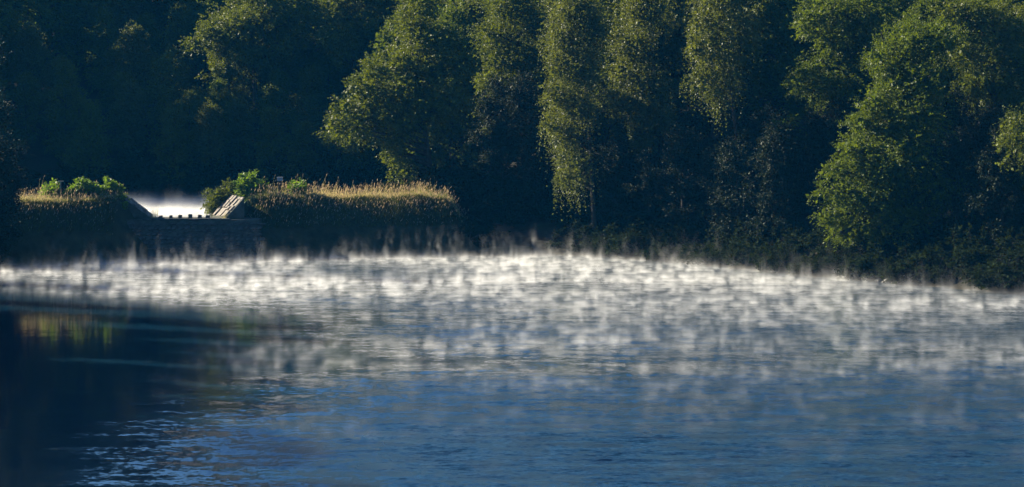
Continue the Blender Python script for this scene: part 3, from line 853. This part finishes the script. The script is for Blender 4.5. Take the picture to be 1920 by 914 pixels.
grass_object('crest_grass', 'straw coloured dry grass along the sunlit dam crest', crest_sets, M_GRASS)
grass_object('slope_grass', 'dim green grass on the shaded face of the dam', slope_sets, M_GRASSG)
hs = [s for s in crest_sets + slope_sets if s[2] is not None]
o = link_mesh('grass_seed_heads', quads_mesh('grass_seed_heads', np.concatenate([s[2] for s in hs]), M_SEED, np.concatenate([s[3] for s in hs])))
tag(o, 'pale seed heads nodding above the dam grass', kind='stuff')
# tuft on the sill's left end
def tuft(label, x, y, z, n, seed, h):
    r = np.random.RandomState(seed)
    a = r.uniform(0, 6.283, n); P = np.stack([x + r.normal(0, .16, n), y + r.normal(0, .1, n), np.full(n, z)], 1)
    side = np.stack([np.cos(a), np.sin(a), 0 * a], 1) * 0.012
    tip = P + np.stack([r.normal(0, .14, n), r.normal(0, .1, n), h * r.uniform(.4, 1.1, n)], 1)
    Q = np.stack([P - side, P + side, tip + side * .2, tip - side * .2], 1)
    root = empty('grass_tuft', (x, y, z)); tag(root, label, 'grass tuft')
    me = quads_mesh('blades', Q - np.array([x, y, z]), M_GRASS, r.uniform(.2, 1, n))
    link_mesh('blades', me, root)
tuft('thin tall grass tuft at the left end of the spillway sill', -33.2, 297.2, WALL_TOP, 60, 3, 1.2)
tuft('short grass tuft at the foot of the paved stone slope', -26.6, 296.9, WALL_TOP, 70, 4, 0.6)

# ------------------------------------------------------------------ two marker posts on the crest
def finish(o, w=0.012):
    b = o.modifiers.new('bevel', 'BEVEL'); b.width = w; b.segments = 2
    return o
p = px(525, 356, 305.0); zb = dam_z(p[0], 305.0)
g = empty('marker_post', (p[0], 305.0, zb)); tag(g, 'dark square post with a grey box and pale lid on the crest', 'post')
V, F = [], []; box(V, F, -.17, .13, -.15, .15, -.3, 1.5); finish(mesh_obj('post', V, F, M_POST, g))
V, F = [], []; box(V, F, -.26, .26, -.17, .17, 1.5, 1.80); finish(mesh_obj('box', V, F, M_METAL, g))
V, F = [], []; box(V, F, -.29, .29, -.21, .21, 1.803, 1.86); finish(mesh_obj('lid', V, F, M_METAL, g))
p = px(114, 365, 297.5); zb = dam_z(p[0], 297.5)
g = empty('marker_post', (p[0], 297.5, zb)); tag(g, 'twin dark posts carrying a thin pale plate on the left crest', 'post')
for dx in (-.2, .2):
    V, F = [], []; box(V, F, dx - .11, dx + .11, -.11, .11, -.3, 1.25 if dx < 0 else 1.1); finish(mesh_obj('post', V, F, M_POST, g))
V, F = [], []; box(V, F, -.03, .03, -.03, .03, 1.0, 1.72); finish(mesh_obj('rod', V, F, M_METAL, g), .006)
V, F = [], []; box(V, F, -.25, .25, -.12, .12, 1.723, 1.76); finish(mesh_obj('plate', V, F, M_METAL, g), .006)

# ------------------------------------------------------------------ stone heap on the right shore
def rock_mesh(seed):
    r = np.random.RandomState(seed)
    import bmesh
    bm = bmesh.new(); bmesh.ops.create_icosphere(bm, subdivisions=1, radius=1)
    for v in bm.verts:
        f = 1 + r.uniform(-.22, .22)
        v.co = Vector((v.co.x * f * 1.3, v.co.y * f, v.co.z * f * .6))
    me = bpy.data.meshes.new('stone'); bm.to_mesh(me); bm.free(); me.materials.append(M_ROCK)
    return me
rmesh = [rock_mesh(i) for i in range(6)]
heap = empty('stone_heap', (29.5, 261, 0)); tag(heap, 'heap of wet dark stones at the water edge below the beech', 'rocks')
for i in range(120):
    x = rs.uniform(26.8, 33); t = rs.random() ** 1.3
    y = float(yfar(x)) - .35 + t * 4.2
    s = rs.uniform(.1, .3) * (1.15 - .4 * t)
    o = link_mesh('stone', rmesh[rs.randrange(6)], heap)
    o.location = Vector((x, y, max(0, gz(x, y)) + s * .25)) - Vector((29.5, 261, 0))
    o.rotation_euler = (rs.uniform(-.5, .5), rs.uniform(-.5, .5), rs.uniform(0, 6.28)); o.scale = (s, s, s)

# ------------------------------------------------------------------ mist: real volumes, thicker and thinner in drifting columns
M_MIST = volume_mat('mist', (1, 1, 1), 1.0, 0.35)
def mist(name, label, lo, hi, res, ycurve, seed, dens, hscale, thresh=(0.45, 0.7), xfade=None, wisp=0.5, shadow_cut=False):
    ng = bpy.data.node_groups.new(name + '_nodes', 'GeometryNodeTree')
    ng.interface.new_socket('Geometry', in_out='INPUT', socket_type='NodeSocketGeometry')
    ng.interface.new_socket('Geometry', in_out='OUTPUT', socket_type='NodeSocketGeometry')
    N = ng.nodes; L = ng.links.new
    go = N.new('NodeGroupOutput')
    pos = N.new('GeometryNodeInputPosition')
    sep = N.new('ShaderNodeSeparateXYZ'); L(pos.outputs[0], sep.inputs[0])
    def math_(op, a, b=None, c=None):
        m = N.new('ShaderNodeMath'); m.operation = op
        for i, v in enumerate((a, b, c)):
            if v is None: continue
            if isinstance(v, (int, float)): m.inputs[i].default_value = v
            else: L(v, m.inputs[i])
        return m.outputs[0]
    def noise(scale3, off, det, rough=0.55, dist=0.0):
        v = N.new('ShaderNodeVectorMath'); v.operation = 'MULTIPLY_ADD'
        L(pos.outputs[0], v.inputs[0]); v.inputs[1].default_value = scale3; v.inputs[2].default_value = (off, off * 1.7, off * .6)
        n = N.new('ShaderNodeTexNoise'); n.inputs['Scale'].default_value = 1; n.inputs['Detail'].default_value = det
        n.inputs['Roughness'].default_value = rough; n.inputs['Distortion'].default_value = dist
        L(v.outputs[0], n.inputs['Vector'])
        return n.outputs[0]
    def smooth(v, a, b, c=0.0, d=1.0):
        m = N.new('ShaderNodeMapRange'); m.interpolation_type = 'SMOOTHSTEP'; m.clamp = True
        L(v, m.inputs[0])
        for i, q in zip((1, 2, 3, 4), (a, b, c, d)): m.inputs[i].default_value = q
        return m.outputs[0]
    puffs = noise((1.0, .34, .25), seed, 5.0, .65, .5)        # columns about a metre and a half across
    bands = noise((.045, .11, 0.0), seed + 3.1, 3.0, .55)    # drifting banks
    hts = noise((.5, .3, 0.0), seed + 9.2, 3.0, .6)
    cur = N.new('ShaderNodeFloatCurve')
    c = cur.mapping.curves[0]
    y0, y1 = lo[1], hi[1]
    pts = [((y - y0) / (y1 - y0), v) for y, v in ycurve]
    while len(c.points) < len(pts): c.points.new(0.5, 0.5)
    for p_, (a, b) in zip(c.points, pts): p_.location = (a, b); p_.handle_type = 'AUTO_CLAMPED'
    cur.mapping.update()
    # banks wander: shift the depth by low noise and by x
    yy = math_('ADD', sep.outputs[1], math_('MULTIPLY', math_('SUBTRACT', noise((.06, .02, 0), seed + 5, 4.0, .6), .5), 46.0))
    if xfade is not None: yy = math_('MULTIPLY_ADD', sep.outputs[0], xfade, yy)
    L(math_('MULTIPLY', math_('SUBTRACT', yy, y0), 1.0 / (y1 - y0)), cur.inputs[1])
    macro = math_('MULTIPLY', cur.outputs[0], smooth(bands, .34, .62, .12, 1.3))
    if shadow_cut:
        sc_ = N.new('ShaderNodeFloatCurve')      # outline of the tree shadow: mist cut inside it to darken the shadow
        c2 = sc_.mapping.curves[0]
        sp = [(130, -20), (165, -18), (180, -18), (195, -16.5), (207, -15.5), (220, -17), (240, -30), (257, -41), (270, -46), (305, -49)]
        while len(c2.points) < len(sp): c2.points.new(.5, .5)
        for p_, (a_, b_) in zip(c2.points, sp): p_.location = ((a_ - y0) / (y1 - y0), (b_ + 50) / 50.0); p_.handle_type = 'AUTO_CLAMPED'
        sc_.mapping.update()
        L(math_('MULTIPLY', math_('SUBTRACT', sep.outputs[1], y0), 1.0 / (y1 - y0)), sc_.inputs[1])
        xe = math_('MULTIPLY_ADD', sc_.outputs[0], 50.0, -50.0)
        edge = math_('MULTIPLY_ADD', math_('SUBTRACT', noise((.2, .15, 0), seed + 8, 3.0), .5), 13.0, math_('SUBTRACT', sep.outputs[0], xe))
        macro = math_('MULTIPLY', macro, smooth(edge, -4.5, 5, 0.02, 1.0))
    zz = math_('SUBTRACT', sep.outputs[2], lo[2])
    h = math_('MULTIPLY', smooth(hts, .3, .75, .5, 1.5), hscale)
    base = math_('MULTIPLY', math_('EXPONENT', math_('MULTIPLY', math_('DIVIDE', zz, h), -1.0)), smooth(puffs, thresh[0], thresh[1]))
    wis = noise((1.3, .26, .3), seed + 4.4, 5.0, .62, .7)
    tall = math_('MULTIPLY', math_('EXPONENT', math_('MULTIPLY', zz, -1.0 / (hscale * 3.4))), math_('MULTIPLY', smooth(wis, .56, .78, 0, wisp), smooth(noise((.09, .06, 0), seed + 6.3, 3.0), .38, .66, .15, 1.0)))
    d = math_('MULTIPLY', math_('MULTIPLY', macro, dens), math_('ADD', base, tall))
    # thin out to nothing at the top and the sides of the sheet
    top = smooth(sep.outputs[2], hi[2] - 1.0, hi[2] - 0.1, 1.0, 0.0)
    d = math_('MULTIPLY', d, top)
    d = math_('MULTIPLY', d, math_('GREATER_THAN', d, 0.0015))
    vc = N.new('GeometryNodeVolumeCube')
    L(d, vc.inputs['Density'])
    vc.inputs['Min'].default_value = lo; vc.inputs['Max'].default_value = hi
    for k, r_ in zip(('Resolution X', 'Resolution Y', 'Resolution Z'), res): vc.inputs[k].default_value = r_
    sm = N.new('GeometryNodeSetMaterial'); sm.inputs['Material'].default_value = M_MIST
    L(vc.outputs[0], sm.inputs[0]); L(sm.outputs[0], go.inputs[0])
    vol = bpy.data.volumes.new(name)
    vol.materials.append(M_MIST)
    o = bpy.data.objects.new(name, vol); COL.objects.link(o)
    md = o.modifiers.new('mist', 'NODES'); md.node_group = ng
    tag(o, label, kind='stuff')
    return o
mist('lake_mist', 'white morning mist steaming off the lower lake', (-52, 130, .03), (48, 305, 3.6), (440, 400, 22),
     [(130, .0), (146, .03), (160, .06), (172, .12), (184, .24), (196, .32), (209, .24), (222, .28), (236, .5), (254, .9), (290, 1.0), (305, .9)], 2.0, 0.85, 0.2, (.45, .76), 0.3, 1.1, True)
mist('upper_lake_mist', 'white mist glowing over the upper lake behind the spillway', (-70, 303, UP_Z + .03), (-14, 349, UP_Z + 4.2), (190, 120, 24),
     [(303, 1.0), (349, 1.0)], 7.0, 0.3, 0.26, (.30, .6), None, .25)

# ------------------------------------------------------------------ haze
V, F = [], []
box(V, F, -1000, 1000, -600, 1600, -5.0, 110)
hz = mesh_obj('haze', V, F, volume_mat('haze', (0.03, 0.40, 1.0), 0.00008, 0.0, ''))
tag(hz, 'thin blue morning haze', kind='stuff')
